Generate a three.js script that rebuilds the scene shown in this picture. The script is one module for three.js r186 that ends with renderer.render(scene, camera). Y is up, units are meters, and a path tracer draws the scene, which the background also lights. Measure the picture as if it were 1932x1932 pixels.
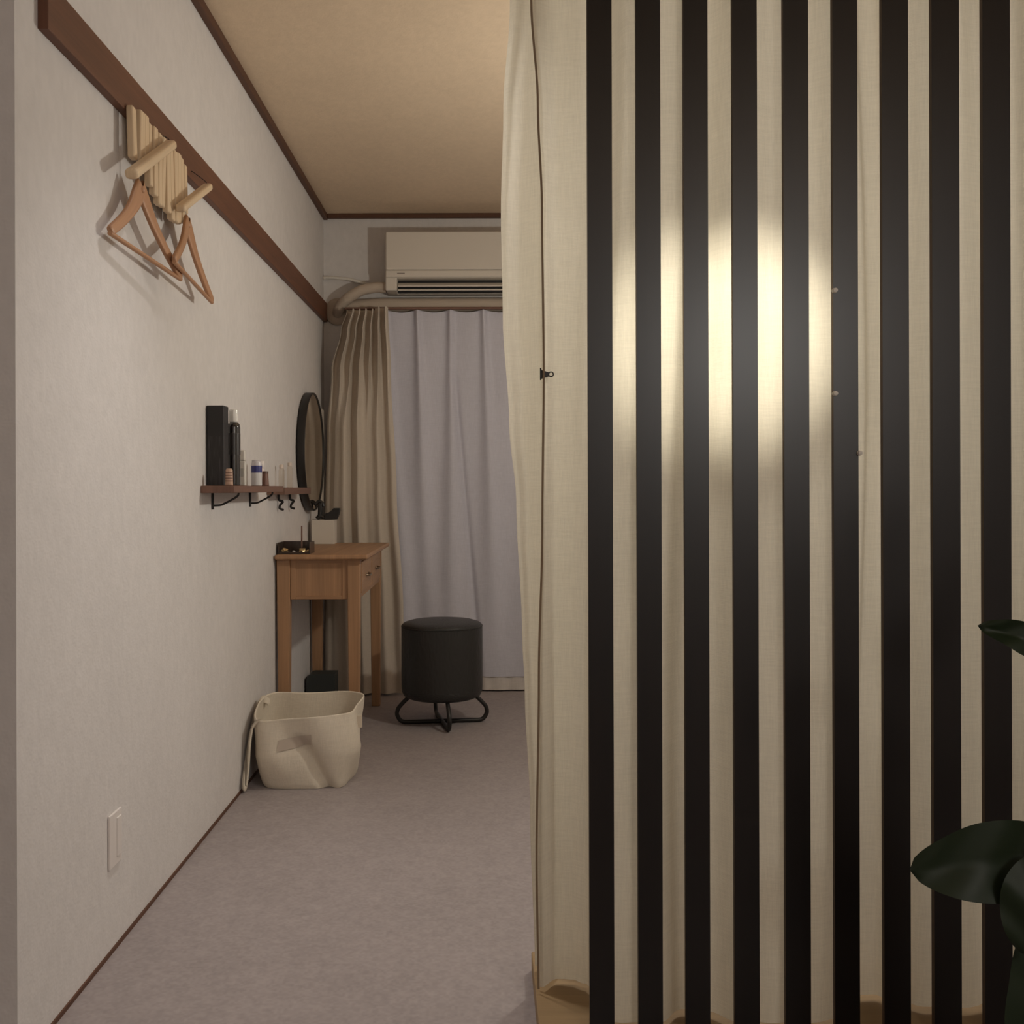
import * as THREE from 'three';
import { RoundedBoxGeometry } from 'three/addons/geometries/RoundedBoxGeometry.js';
import { mergeGeometries } from 'three/addons/utils/BufferGeometryUtils.js';

// ---------------------------------------------------------------- camera, light, exposure
// metres, y up; "depth" d means z = -d, the camera stands at d = 0 and looks along the hall wall
const scene = new THREE.Scene();
scene.background = new THREE.Color(0x000000);
const camera = new THREE.PerspectiveCamera(2 * Math.atan(966 / 1900) * 180 / Math.PI, 1, 0.05, 30);
camera.position.set(0, 1.02, 0);
camera.rotation.set(0, 0, -0.003);
camera.setViewOffset(1932, 1932, 50, 45, 1932, 1932);
scene.add(camera);
const renderer = new THREE.WebGLRenderer({ antialias: true });
renderer.toneMapping = THREE.LinearToneMapping;
renderer.toneMappingExposure = 1.0;
renderer.shadowMap.enabled = true;

const BULB = [0.752, 1.53, -3.1];
const bulbLight = new THREE.PointLight(new THREE.Color().setRGB(1, 0.955, 0.84), 2.2, 0, 2);
bulbLight.position.set(...BULB);
bulbLight.castShadow = true;
bulbLight.shadow.radius = 2.6;
bulbLight.shadow.mapSize.set(2048, 2048);
scene.add(bulbLight);

const HEAD = [0.640, 1.40, -2.62], HEAD_AIM = [0.447, 1.295, -1.86];
const headLight = new THREE.SpotLight(new THREE.Color().setRGB(1, 0.93, 0.76), 5.2, 0, 0.315, 0.75, 2);
headLight.position.set(...HEAD);
headLight.target.position.set(...HEAD_AIM);
headLight.castShadow = true;
headLight.shadow.radius = 1.0;
scene.add(headLight, headLight.target);
const GLOBE = [1.146, 1.66, 0.9];
const globeLight = new THREE.PointLight(new THREE.Color().setRGB(1, 0.97, 0.92), 1.3, 0, 2);
globeLight.position.set(...GLOBE);
globeLight.castShadow = true;
globeLight.shadow.radius = 8;
globeLight.shadow.mapSize.set(2048, 2048);
scene.add(globeLight);

const DOWN = [-0.25, 2.405, -2.2];
const downLight = new THREE.SpotLight(new THREE.Color().setRGB(1, 0.965, 0.93), 3.9, 0, 0.74, 0.9, 2);
downLight.position.set(...DOWN);
downLight.target.position.set(DOWN[0], 0, DOWN[2] + 0.15);
downLight.castShadow = true;
downLight.shadow.radius = 2.5;
scene.add(downLight, downLight.target);

// ---------------------------------------------------------------- helpers
let seed = 12345;
const rnd = () => { seed |= 0; seed = seed + 0x6D2B79F5 | 0; let t = Math.imul(seed ^ seed >>> 15, 1 | seed); t = t + Math.imul(t ^ t >>> 7, 61 | t) ^ t; return ((t ^ t >>> 14) >>> 0) / 4294967296; };
const hash = (x, y, s = 0) => { let h = Math.imul(x | 0, 374761393) + Math.imul(y | 0, 668265263) + Math.imul(s | 0, 2147483647 - 1013); h = Math.imul(h ^ h >>> 13, 1274126177); return ((h ^ h >>> 16) >>> 0) / 4294967296; };
const sm = t => t * t * (3 - 2 * t);
function vnoise(x, y, px, py, s) {           // value noise that repeats every px, py cells
  const x0 = Math.floor(x), y0 = Math.floor(y), fx = sm(x - x0), fy = sm(y - y0);
  const w = (a, n) => ((a % n) + n) % n;
  const a = hash(w(x0, px), w(y0, py), s), b = hash(w(x0 + 1, px), w(y0, py), s), c = hash(w(x0, px), w(y0 + 1, py), s), d = hash(w(x0 + 1, px), w(y0 + 1, py), s);
  return (a + (b - a) * fx) * (1 - fy) + (c + (d - c) * fx) * fy;
}
function tex(w, h, fn, srgb, rx = 1, ry = 1) {
  const a = new Uint8Array(w * h * 4);
  for (let j = 0; j < h; j++) for (let i = 0; i < w; i++) {
    const c = fn(i / w, j / h), k = (j * w + i) * 4;
    for (let n = 0; n < 3; n++) a[k + n] = Math.max(0, Math.min(255, Math.round(255 * (Array.isArray(c) ? c[n] : c))));
    a[k + 3] = 255;
  }
  const t = new THREE.DataTexture(a, w, h, THREE.RGBAFormat);
  t.wrapS = t.wrapT = THREE.RepeatWrapping; t.magFilter = THREE.LinearFilter; t.minFilter = THREE.LinearMipmapLinearFilter; t.generateMipmaps = true;
  if (srgb) t.colorSpace = THREE.SRGBColorSpace;
  t.repeat.set(rx, ry); t.needsUpdate = true;
  return t;
}
const lin2s = v => v <= 0.0031308 ? v * 12.92 : 1.055 * Math.pow(v, 1 / 2.4) - 0.055;
const C = (r, g, b) => new THREE.Color().setRGB(r, g, b);
const mat = (r, g, b, rough = 0.7, more = {}) => new THREE.MeshPhysicalMaterial({ color: C(r, g, b), roughness: rough, side: THREE.DoubleSide, ...more });

// wood: grain runs along v; tone t = [r,g,b] linear
function wood(t, rough = 0.5, s = 1, contrast = 0.25, more = {}) {
  const map = tex(256, 512, (u, v) => {
    const wv = vnoise(u * 3, v * 2, 3, 2, s) * 0.5;
    const ring = vnoise((u + wv * 0.12) * 18, v * 2, 18, 2, s + 1), fine = vnoise(u * 96, v * 8, 96, 8, s + 2), big = vnoise(u * 2, v * 1, 2, 1, s + 3);
    const k = 1 + contrast * ((ring - 0.5) * 0.9 + (fine - 0.5) * 0.6 + (big - 0.5) * 0.4);
    return t.map(c => lin2s(c * k));
  }, true, 4, 1.5);
  return new THREE.MeshPhysicalMaterial({ map, roughness: rough, side: THREE.DoubleSide, ...more });
}
// uv in metres from the dominant side of each face; 'along' is the axis that v follows on faces that contain it
function boxUV(g, along = 'y') {
  g = g.index ? g.toNonIndexed() : g;
  const p = g.attributes.position, n = p.count, uv = new Float32Array(n * 2);
  const a = new THREE.Vector3(), b = new THREE.Vector3(), c = new THREE.Vector3();
  const ax = { x: 0, y: 1, z: 2 }[along];
  for (let i = 0; i < n; i += 3) {
    a.fromBufferAttribute(p, i); b.fromBufferAttribute(p, i + 1); c.fromBufferAttribute(p, i + 2);
    const nn = b.clone().sub(a).cross(c.clone().sub(a)).toArray().map(Math.abs);
    const m = nn.indexOf(Math.max(...nn));
    let vax = ax === m ? (m === 1 ? 2 : 1) : ax, uax = [0, 1, 2].find(k => k !== m && k !== vax);
    [a, b, c].forEach((q, k) => { const t = q.toArray(); uv[(i + k) * 2] = t[uax]; uv[(i + k) * 2 + 1] = t[vax]; });
  }
  g.setAttribute('uv', new THREE.BufferAttribute(uv, 2));
  return g;
}
// box from min to max corner; depths d0 < d1
function bx(x0, x1, y0, y1, d0, d1, r = 0, along = 'y') {
  const w = x1 - x0, h = y1 - y0, l = d1 - d0;
  const g = r > 0 ? new RoundedBoxGeometry(w, h, l, 2, Math.min(r, w / 2.01, h / 2.01, l / 2.01)) : new THREE.BoxGeometry(w, h, l);
  g.translate((x0 + x1) / 2, (y0 + y1) / 2, -(d0 + d1) / 2);
  return boxUV(g, along);
}
const V = (x, y, d) => new THREE.Vector3(x, y, -d);
function tube(pts, r, seg = 40, rad = 8, closed = false) { return new THREE.TubeGeometry(new THREE.CatmullRomCurve3(pts, closed, 'catmullrom', 0.3), seg, r, rad, closed); }
function rod(a, b, r0, r1 = r0, n = 12) {
  const d = b.clone().sub(a), g = new THREE.CylinderGeometry(r1, r0, d.length(), n, 1);
  g.applyQuaternion(new THREE.Quaternion().setFromUnitVectors(new THREE.Vector3(0, 1, 0), d.clone().normalize()));
  const m = a.clone().add(b).multiplyScalar(0.5); g.translate(m.x, m.y, m.z); return g;
}
function grid(nu, nv, fn, closeU = false) {      // surface fn(u, v) -> [x, y, z]; uv attribute = metres when fn gives 5 values
  const pos = [], uv = [], idx = [];
  for (let j = 0; j <= nv; j++) for (let i = 0; i <= nu; i++) { const q = fn(i / nu, j / nv); pos.push(q[0], q[1], q[2]); uv.push(q[3] ?? i / nu, q[4] ?? j / nv); }
  for (let j = 0; j < nv; j++) for (let i = 0; i < nu; i++) { const a = j * (nu + 1) + i, b = a + 1, c = a + nu + 1, d = c + 1; idx.push(a, b, d, a, d, c); }
  const g = new THREE.BufferGeometry();
  g.setAttribute('position', new THREE.Float32BufferAttribute(pos, 3)); g.setAttribute('uv', new THREE.Float32BufferAttribute(uv, 2)); g.setIndex(idx); g.computeVertexNormals();
  if (closeU) { const nn = g.attributes.normal; for (let j = 0; j <= nv; j++) { const a = j * (nu + 1), b = a + nu; const s = new THREE.Vector3().fromBufferAttribute(nn, a).add(new THREE.Vector3().fromBufferAttribute(nn, b)).normalize(); nn.setXYZ(a, s.x, s.y, s.z); nn.setXYZ(b, s.x, s.y, s.z); } }
  return g;
}
function merge(list) { return list.length === 1 ? list[0] : mergeGeometries(list.map(g => { const q = g.index ? g.toNonIndexed() : g.clone(); for (const k of Object.keys(q.attributes)) if (!['position', 'normal', 'uv'].includes(k)) q.deleteAttribute(k); return q; })); }
const used = {};
const numbered = n => { used[n] = (used[n] ?? -1) + 1; return used[n] ? `${n}_${String(used[n]).padStart(3, '0')}` : n; };
function mesh(name, geos, m, parent) {
  const o = new THREE.Mesh(merge(Array.isArray(geos) ? geos : [geos]), m);
  o.castShadow = o.receiveShadow = true;
  o.name = parent ? name : numbered(name);
  (parent ?? scene).add(o);
  if (parent) { parent.updateMatrixWorld(true); o.geometry.applyMatrix4(parent.matrixWorld.clone().invert()); }   // geometry is written in world metres
  return o;
}
function thing(name, label, category, [x, y, d], group) {
  const o = new THREE.Group(); o.name = numbered(name); o.position.set(x, y, -d);
  o.userData = { label, category }; if (group) o.userData.group = group;
  scene.add(o); o.updateMatrixWorld(true); return o;
}
function single(name, label, category, geos, m, group) { const o = mesh(name, geos, m); o.userData = { label, category }; if (group) o.userData.group = group; return o; }
function struct(name, geos, m) { const o = mesh(name, geos, m); o.userData = { kind: 'structure' }; return o; }
function pw(table, t) {                          // smooth curve through [t, value] rows
  if (t <= table[0][0]) return table[0][1];
  for (let i = 1; i < table.length; i++) if (t <= table[i][0]) {
    const [t0, v0] = table[i - 1], [t1, v1] = table[i]; return v0 + (v1 - v0) * sm((t - t0) / (t1 - t0));
  }
  return table[table.length - 1][1];
}
const gauss = (x, m, s) => Math.exp(-((x - m) ** 2) / (2 * s * s));

// ---------------------------------------------------------------- materials
const paperBump = tex(256, 256, (u, v) => 0.5 + 0.3 * (vnoise(u * 128, v * 64, 128, 64, 5) - 0.5) + 0.3 * (vnoise(u * 64, v * 128, 64, 128, 6) - 0.5) + 0.4 * (vnoise(u * 32, v * 32, 32, 32, 7) - 0.5), false, 2.5, 2.5);
const paperMap = tex(256, 256, (u, v) => { const k = 0.955 + 0.06 * (0.25 * vnoise(u * 5, v * 5, 5, 5, 8) + 0.45 * vnoise(u * 90, v * 60, 90, 60, 9) + 0.2 * vnoise(u * 17, v * 17, 17, 17, 10)); return [k, k, k]; }, true, 0.8, 0.8);
const M = {};
M.wall = new THREE.MeshPhysicalMaterial({ color: C(0.70, 0.665, 0.65), map: paperMap, bumpMap: paperBump, bumpScale: 0.0008, roughness: 0.9, side: THREE.DoubleSide });
M.ceiling = new THREE.MeshPhysicalMaterial({ color: C(0.72, 0.56, 0.40), map: paperMap, bumpMap: paperBump, bumpScale: 0.0008, roughness: 0.95, side: THREE.DoubleSide });
M.floor = new THREE.MeshPhysicalMaterial({
  map: tex(512, 512, (u, v) => {
    const k = 0.95 + 0.06 * vnoise(u * 24, v * 24, 24, 24, 21) + 0.10 * (vnoise(u * 70, v * 70, 70, 70, 22) - 0.5) + 0.05 * (vnoise(u * 7, v * 7, 7, 7, 23) - 0.5) + 0.17 * (vnoise(u * 180, v * 180, 180, 180, 24) - 0.5);
    return [0.345, 0.30, 0.295].map(c => lin2s(c * k));
  }, true, 0.9, 0.9), roughness: 0.52, specularIntensity: 0.5, side: THREE.DoubleSide });
M.railWood = wood([0.135, 0.052, 0.026], 0.55, 31, 0.3);
M.trimWood = wood([0.10, 0.042, 0.022], 0.6, 33, 0.3);
M.deskWood = wood([0.36, 0.20, 0.105], 0.5, 35, 0.3);
M.paleWood = wood([0.62, 0.47, 0.31], 0.6, 37, 0.28);
M.hangerWood = wood([0.43, 0.225, 0.12], 0.45, 39, 0.25);
M.shelfWood = wood([0.17, 0.088, 0.062], 0.6, 41, 0.3);
M.plinthWood = wood([0.30, 0.20, 0.10], 0.6, 43, 0.2);
M.slatWood = wood([0.0055, 0.0030, 0.0020], 0.32, 45, 0.5);
M.slatEdge = wood([0.075, 0.046, 0.028], 0.7, 47, 0.4);
const weave = tex(256, 256, (u, v) => 0.5 + 0.25 * Math.sin(u * 2 * Math.PI * 64) * 0.6 + 0.25 * Math.sin(v * 2 * Math.PI * 64) * 0.6 + 0.35 * (vnoise(u * 128, v * 12, 128, 12, 51) - 0.5) + 0.35 * (vnoise(u * 12, v * 128, 12, 128, 52) - 0.5), false, 9, 9);
const linenMap = (t, s) => tex(512, 512, (u, v) => {
  const k = 0.96 + 0.07 * (vnoise(u * 256, v * 20, 256, 20, s) - 0.4) + 0.06 * (vnoise(u * 20, v * 256, 20, 256, s + 1) - 0.4) + 0.05 * (vnoise(u * 6, v * 3, 6, 3, s + 2) - 0.5);
  return t.map(c => lin2s(c * k));
}, true, 2.2, 2.2);
M.sheer = new THREE.MeshPhysicalMaterial({ map: linenMap([0.80, 0.75, 0.64], 61), bumpMap: weave, bumpScale: 0.0005, roughness: 1.0, transmission: 0.53, thickness: 0, specularIntensity: 0.1, side: THREE.DoubleSide });
M.beigeCloth = new THREE.MeshPhysicalMaterial({ map: linenMap([0.60, 0.52, 0.44], 65), bumpMap: weave, bumpScale: 0.0006, roughness: 0.95, side: THREE.DoubleSide });
M.lavenderCloth = new THREE.MeshPhysicalMaterial({ map: linenMap([0.60, 0.585, 0.655], 69), bumpMap: weave, bumpScale: 0.0004, roughness: 0.8, sheen: 0.3, sheenRoughness: 0.6, side: THREE.DoubleSide });
M.laceCloth = new THREE.MeshPhysicalMaterial({ map: linenMap([0.66, 0.60, 0.56], 73), roughness: 0.9, side: THREE.DoubleSide });
M.canvas = new THREE.MeshPhysicalMaterial({ map: linenMap([0.72, 0.64, 0.53], 77), bumpMap: weave, bumpScale: 0.0006, roughness: 0.92, side: THREE.DoubleSide });
M.canvasPatch = mat(0.50, 0.42, 0.35, 0.9);
M.leather = new THREE.MeshPhysicalMaterial({ color: C(0.022, 0.021, 0.020), roughness: 0.42, bumpMap: tex(128, 128, (u, v) => vnoise(u * 40, v * 40, 40, 40, 81), false, 4, 4), bumpScale: 0.0008, side: THREE.DoubleSide });
M.blackMetal = mat(0.014, 0.012, 0.011, 0.45);
M.blackPlastic = mat(0.018, 0.016, 0.016, 0.4);
M.whitePlastic = mat(0.72, 0.68, 0.62, 0.45);
M.outlet = mat(0.74, 0.69, 0.66, 0.4);
M.acPlastic = mat(0.66, 0.60, 0.53, 0.5);
M.pipeWrap = new THREE.MeshPhysicalMaterial({ color: C(0.52, 0.43, 0.35), roughness: 0.8, bumpMap: paperBump, bumpScale: 0.001, side: THREE.DoubleSide });
M.steel = mat(0.55, 0.53, 0.5, 0.3, { metalness: 1 });
M.leaf = new THREE.MeshPhysicalMaterial({ color: C(0.011, 0.020, 0.007), roughness: 0.5, specularIntensity: 0.6, side: THREE.DoubleSide });
M.gold = mat(0.75, 0.55, 0.28, 0.35, { metalness: 0.8 });

// ---------------------------------------------------------------- room shell
const W = -0.826, H = 2.425, BACK = 5.16, R = 1.75, NEAR = 1.771;
struct('floor', bx(-1.9, R + 0.12, -0.08, 0, -1.7, BACK + 0.12, 0, 'z'), M.floor);
struct('ceiling', bx(-1.9, R + 0.12, H, H + 0.08, -1.7, BACK + 0.12, 0, 'z'), M.ceiling);
struct('wall_left', bx(W - 0.14, W, 0, H, NEAR, BACK), M.wall);
struct('wall_return', bx(-1.78, W - 0.14, 0, H, NEAR, NEAR + 0.12), M.wall);
struct('wall_near_left', bx(-1.9, -1.78, 0, H, -1.58, NEAR + 0.12), M.wall);
struct('wall_back', bx(W - 0.14, R, 0, H, BACK, BACK + 0.12), M.wall);
struct('wall_right', bx(R, R + 0.12, 0, H, -1.58, BACK + 0.12), M.wall);
struct('wall_behind', bx(-1.9, R + 0.12, 0, H, -1.7, -1.58), M.wall);
struct('baseboard_left', bx(W, W + 0.004, 0, 0.009, NEAR, BACK, 0, 'z'), M.trimWood);
struct('trim_1', bx(W, W + 0.022, H - 0.03, H, NEAR, BACK, 0.003, 'z'), M.trimWood);
struct('trim_2', bx(W + 0.022, R, H - 0.024, H, BACK - 0.02, BACK, 0.003, 'x'), M.trimWood);

// ---------------------------------------------------------------- slat partition and its sheer curtains
{
  const t = thing('slat_partition', 'floor-to-ceiling screen of black upright slats in front of the cream curtain', 'partition', [0.9, 0, 1.81]);
  const edges = [[1110, 46.5], [1202, 46], [1291.5, 46], [1384, 46.5], [1480, 47.5], [1573, 47], [1666, 50], [1760, 52], [1856, 52], [1952, 51], [2048, 51], [2144, 51], [2240, 51], [2336, 51], [2432, 51], [2528, 51], [2624, 51], [2715, 46]];
  for (const [l, w] of edges) { const x0 = (l - 916) * 1.8 / 1900, x1 = x0 + w * 1.8 / 1900; mesh('slat', bx(x0, x1, 0.04, H - 0.07, 1.80, 1.811), [M.slatEdge, M.slatEdge, M.slatWood, M.slatWood, M.slatWood, M.slatWood], t); }
  mesh('base_board', bx(0.094, R, 0, 0.04, 1.785, 2.13, 0.003, 'x'), M.plinthWood, t);
  mesh('top_beam', bx(0.03, R, H - 0.07, H, 1.785, 2.13, 0.003, 'x'), M.trimWood, t);
}
const hemDepth = [[0.06, 1.93], [0.10, 1.952], [0.14, 1.984], [0.175, 1.986], [0.20, 1.966], [0.236, 1.828], [0.28, 1.822], [0.33, 1.826], [0.375, 1.872], [0.4215, 1.858], [0.465, 1.826], [0.53, 1.822], [0.60, 1.824], [0.66, 1.84], [0.70, 1.918], [0.73, 1.925], [0.756, 1.90], [0.803, 1.879], [0.85, 1.872], [0.90, 1.876], [0.94, 1.896], [0.985, 1.87], [1.04, 1.83], [1.12, 1.83], [1.18, 1.90], [1.25, 1.92], [1.32, 1.83], [1.42, 1.83], [1.5, 1.91], [1.6, 1.84], [1.73, 1.85]];
const ROD_Y = 2.315;
{
  const t = thing('curtain', 'wide cream linen curtain glowing behind the black slats', 'curtain', [0.9, 0.05, 1.9], 'cream partition curtains');
  const left = [[0, 0.100], [0.30, 0.0965], [0.65, 0.1015], [0.95, 0.1087], [1.24, 0.1118], [1.55, 0.1087], [1.75, 0.1016], [1.95, 0.0893], [2.4, 0.08]];
  const g = grid(420, 110, (u, v) => {
    const y = 0.05 + (ROD_Y - 0.02 - 0.05) * v, x0 = pw(left, y), x = x0 + (1.735 - x0) * u;
    const up = v, sway = 0.018 * Math.sin(2.1 * y + 3 * x) * Math.min(1, up * 2) + 0.012 * Math.sin(5.3 * x + 1.3 * y);
    let d = pw(hemDepth, x + sway * Math.min(1, u * 12)) - 1.822;
    d *= 0.62 + 0.38 * Math.cos(Math.min(1, up * 1.5) * Math.PI * 0.5);
    d += 0.010 * up * (1 + Math.sin(x * 38 + 1.2 * Math.sin(y * 2.2))) * 0.5;
    d += 0.006 * (1 + Math.sin(x * 91 + 2.1 * Math.sin(y * 1.7 + x * 4))) * 0.5;
    const cx = 0.412 + 0.03 * (y - 1.45);                      // the deep crease that catches the bulb
    d += 0.055 * Math.min(1, up * 1.4) * gauss(x, cx, 0.020);
    d += 0.03 * Math.min(1, up * 1.2) * gauss(x, 0.60 + 0.02 * Math.sin(y * 2), 0.022) * up;
    d += 0.05 * Math.max(0, up - 0.4) * gauss(x, 0.13, 0.02);
    d += 0.012 * gauss(u, 0, 0.0016);                          // the edge turns back a little
    return [x, y, -(1.822 + Math.max(0, d)), x * 1.15, y];
  });
  mesh('curtain_cloth', g, M.sheer, t);
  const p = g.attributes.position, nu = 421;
  mesh('hem_shade_strip', grid(3, 110, (u, v) => { const i = Math.round(v * 110) * nu; return [t.position.x + p.getX(i) - 0.002 + 0.0042 * u, t.position.y + p.getY(i), t.position.z + p.getZ(i) + 0.016, u * 0.005, v * 2]; }), mat(0.24, 0.17, 0.11, 0.9), t);  // brown strip paints in the darker look of the backlit doubled hem
  const t2 = thing('curtain', 'narrow cream curtain end hanging behind the wide one at the passage', 'curtain', [0.1, 0.05, 2.05], 'cream partition curtains');
  const l2 = [[0, 0.0975], [0.03, 0.0975], [0.36, 0.0885], [0.615, 0.0781], [0.72, 0.0733], [0.99, 0.0623], [1.15, 0.0484], [1.365, 0.0361], [1.575, 0.0329], [1.79, 0.0384], [2.0, 0.0523], [2.4, 0.06]];
  const g2 = grid(60, 90, (u, v) => {
    const y = 0.05 + (ROD_Y - 0.02 - 0.05) * v, x0 = pw(l2, y), x1 = 0.15 + 0.035 * v, x = x0 + (x1 - x0) * u;
    const d = 2.035 + 0.02 * Math.sin(u * 6 + 1.2 * y) * v + 0.012 * Math.sin(u * 11 - y) + 0.008 * gauss(u, 0, 0.04);
    return [x, y, -d, x * 1.4, y];
  });
  mesh('curtain_cloth', g2, M.sheer, t2);
  const rail = thing('curtain_rod', 'slim pale rod under the beam carrying the cream curtains', 'curtain rod', [0.9, ROD_Y, 1.93]);
  mesh('rod', rod(V(0.04, ROD_Y, 1.93), V(R, ROD_Y, 1.93), 0.012), M.whitePlastic, rail);
  mesh('rod', rod(V(0.04, ROD_Y, 2.045), V(R, ROD_Y, 2.045), 0.012), M.whitePlastic, rail);
  for (const x of [0.06, 0.9, 1.7]) mesh('bracket', bx(x - 0.01, x + 0.01, ROD_Y, H - 0.065, 1.92, 2.055, 0.002), M.whitePlastic, rail);
}
{ // binder clip on the curtain edge
  const y = 1.238, x = 0.1118, d = 1.935;
  const t = thing('binder_clip', 'small black binder clip pinching the edge of the wide cream curtain', 'clip', [x, y, d]);
  const s = new THREE.Shape(); s.moveTo(-0.004, -0.0075); s.lineTo(0.010, -0.003); s.lineTo(0.010, 0.003); s.lineTo(-0.004, 0.0075); s.closePath();
  const b = new THREE.ExtrudeGeometry(s, { depth: 0.010, bevelEnabled: true, bevelSize: 0.0008, bevelThickness: 0.0008, bevelSegments: 1 });
  b.translate(x, y, -d - 0.004); mesh('clip_body', boxUV(b), M.blackMetal, t);
  const ring = new THREE.TorusGeometry(0.0045, 0.0012, 8, 20); ring.translate(x + 0.0145, y, -d + 0.004); mesh('wire_handle', ring, M.blackMetal, t);
  mesh('wire_handle', tube([V(x - 0.004, y + 0.006, d - 0.008), V(x - 0.006, y + 0.012, d - 0.008), V(x - 0.006, y - 0.012, d - 0.008), V(x - 0.004, y - 0.006, d - 0.008)], 0.001, 20, 6), M.blackMetal, t);
}
{ // white tacks on one slat
  const prof = [[0, 0], [0.0034, 0], [0.0034, 0.0014], [0.0018, 0.0022], [0.0018, 0.0044], [0.0030, 0.0054], [0.0028, 0.0066], [0, 0.0072]].map(p => new THREE.Vector2(...p));
  const pins = [[0.6245, 1.371, 'upper white push pin on the side edge of a black slat'], [0.6245, 1.187, 'lower of the two white push pins on the same black slat edge'], [0.668, 1.0806, 'white push pin on the side of a black slat facing the plant']];
  pins.forEach(([x, y, label]) => {
    const g = new THREE.LatheGeometry(prof, 16); g.scale(1.35, 1.2, 1.35); g.rotateX(Math.PI / 2); g.translate(x, y, -1.8);
    single('push_pin', label, 'push pin', g, M.whitePlastic, 'white push pins on the slats');
  });
}

// ---------------------------------------------------------------- floor lamp behind the curtain
{
  const [x, y, z] = BULB, d = -z;
  const t = thing('floor_lamp', 'floor lamp with a bare bulb and a spot head shining through the cream curtain', 'floor lamp', [x, 0, d]);
  const base = new THREE.LatheGeometry([[0, 0], [0.13, 0], [0.135, 0.006], [0.13, 0.016], [0.03, 0.026], [0.012, 0.05], [0, 0.05]].map(p => new THREE.Vector2(...p)), 40); base.translate(x, 0, z);
  mesh('base', base, M.blackMetal, t);
  mesh('pole', rod(V(x, 0.04, d), V(x, y - 0.095, d), 0.009), M.blackMetal, t);
  mesh('socket', rod(V(x, y - 0.10, d), V(x, y - 0.045, d), 0.017, 0.02), M.blackMetal, t);
  const bulb = new THREE.LatheGeometry([[0, -0.05], [0.014, -0.05], [0.016, -0.038], [0.030, -0.015], [0.034, 0.005], [0.028, 0.024], [0.014, 0.034], [0, 0.037]].map(p => new THREE.Vector2(...p)), 32); bulb.translate(x, y, z);
  const hp = new THREE.Vector3(...HEAD), dir = new THREE.Vector3(...HEAD_AIM).sub(hp).normalize(), q = new THREE.Quaternion().setFromUnitVectors(new THREE.Vector3(0, 1, 0), dir);
  const cone = new THREE.LatheGeometry([[0, -0.085], [0.022, -0.085], [0.028, -0.07], [0.060, -0.004], [0.0575, -0.004], [0.024, -0.066], [0, -0.066]].map(p => new THREE.Vector2(...p)), 32); cone.applyQuaternion(q); cone.translate(hp.x, hp.y, hp.z);
  mesh('spot_shade', cone, M.blackMetal, t);
  const lens = new THREE.CylinderGeometry(0.05, 0.05, 0.004, 32); lens.applyQuaternion(q); lens.translate(hp.x - dir.x * 0.012, hp.y - dir.y * 0.012, hp.z - dir.z * 0.012);
  mesh('spot_bulb', lens, new THREE.MeshStandardMaterial({ color: 0xffffff, emissive: C(1, 0.93, 0.76), emissiveIntensity: 6 }), t);
  const back = hp.clone().addScaledVector(dir, -0.08);
  mesh('arm', tube([V(x, 1.25, d), V(x - 0.02, 1.32, d - 0.12), back.clone().add(new THREE.Vector3(0.01, -0.02, -0.08)), back], 0.006, 30, 8), M.blackMetal, t);
  mesh('bulb', bulb, new THREE.MeshStandardMaterial({ color: 0xffffff, emissive: C(1, 0.95, 0.82), emissiveIntensity: 30 }), t);
}

{ // unseen downlight above the frame, put in to brighten near floor and lower wall
  const [x, y, z] = DOWN;
  const t = thing('unseen_downlight', 'unseen round white downlight put into the passage ceiling between wall and curtain', 'ceiling light', [x, H, -z]);
  const ring = new THREE.LatheGeometry([[0.052, 0], [0.068, 0.0], [0.070, 0.006], [0.066, 0.012], [0.052, 0.012], [0.052, 0]].map(p => new THREE.Vector2(...p)), 40); ring.translate(x, H - 0.012, z);
  mesh('rim', ring, M.whitePlastic, t);
  const disc = new THREE.CylinderGeometry(0.052, 0.052, 0.006, 36); disc.translate(x, H - 0.004, z);
  mesh('diffuser', disc, new THREE.MeshStandardMaterial({ color: 0xffffff, emissive: C(1, 0.965, 0.93), emissiveIntensity: 8 }), t);
}
{ // paper globe in the near room, behind the viewer: the soft sheen on the slats is its reflection
  const [x, y, z] = GLOBE;
  const t = thing('pendant_lamp', 'round paper globe lamp hanging from the ceiling of the near room', 'pendant lamp', [x, y, -z]);
  const g = new THREE.SphereGeometry(0.18, 36, 24); g.scale(1, 0.92, 1); g.translate(x, y, z);
  mesh('globe_shade', g, new THREE.MeshStandardMaterial({ color: 0xfff4e6, emissive: C(1, 0.96, 0.90), emissiveIntensity: 6 }), t);
  mesh('cord', rod(new THREE.Vector3(x, y + 0.16, z), new THREE.Vector3(x, H, z), 0.003), M.blackPlastic, t);
  const rose = new THREE.CylinderGeometry(0.045, 0.05, 0.03, 28); rose.translate(x, H - 0.015, z); mesh('ceiling_rose', rose, M.whitePlastic, t);
}

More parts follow.
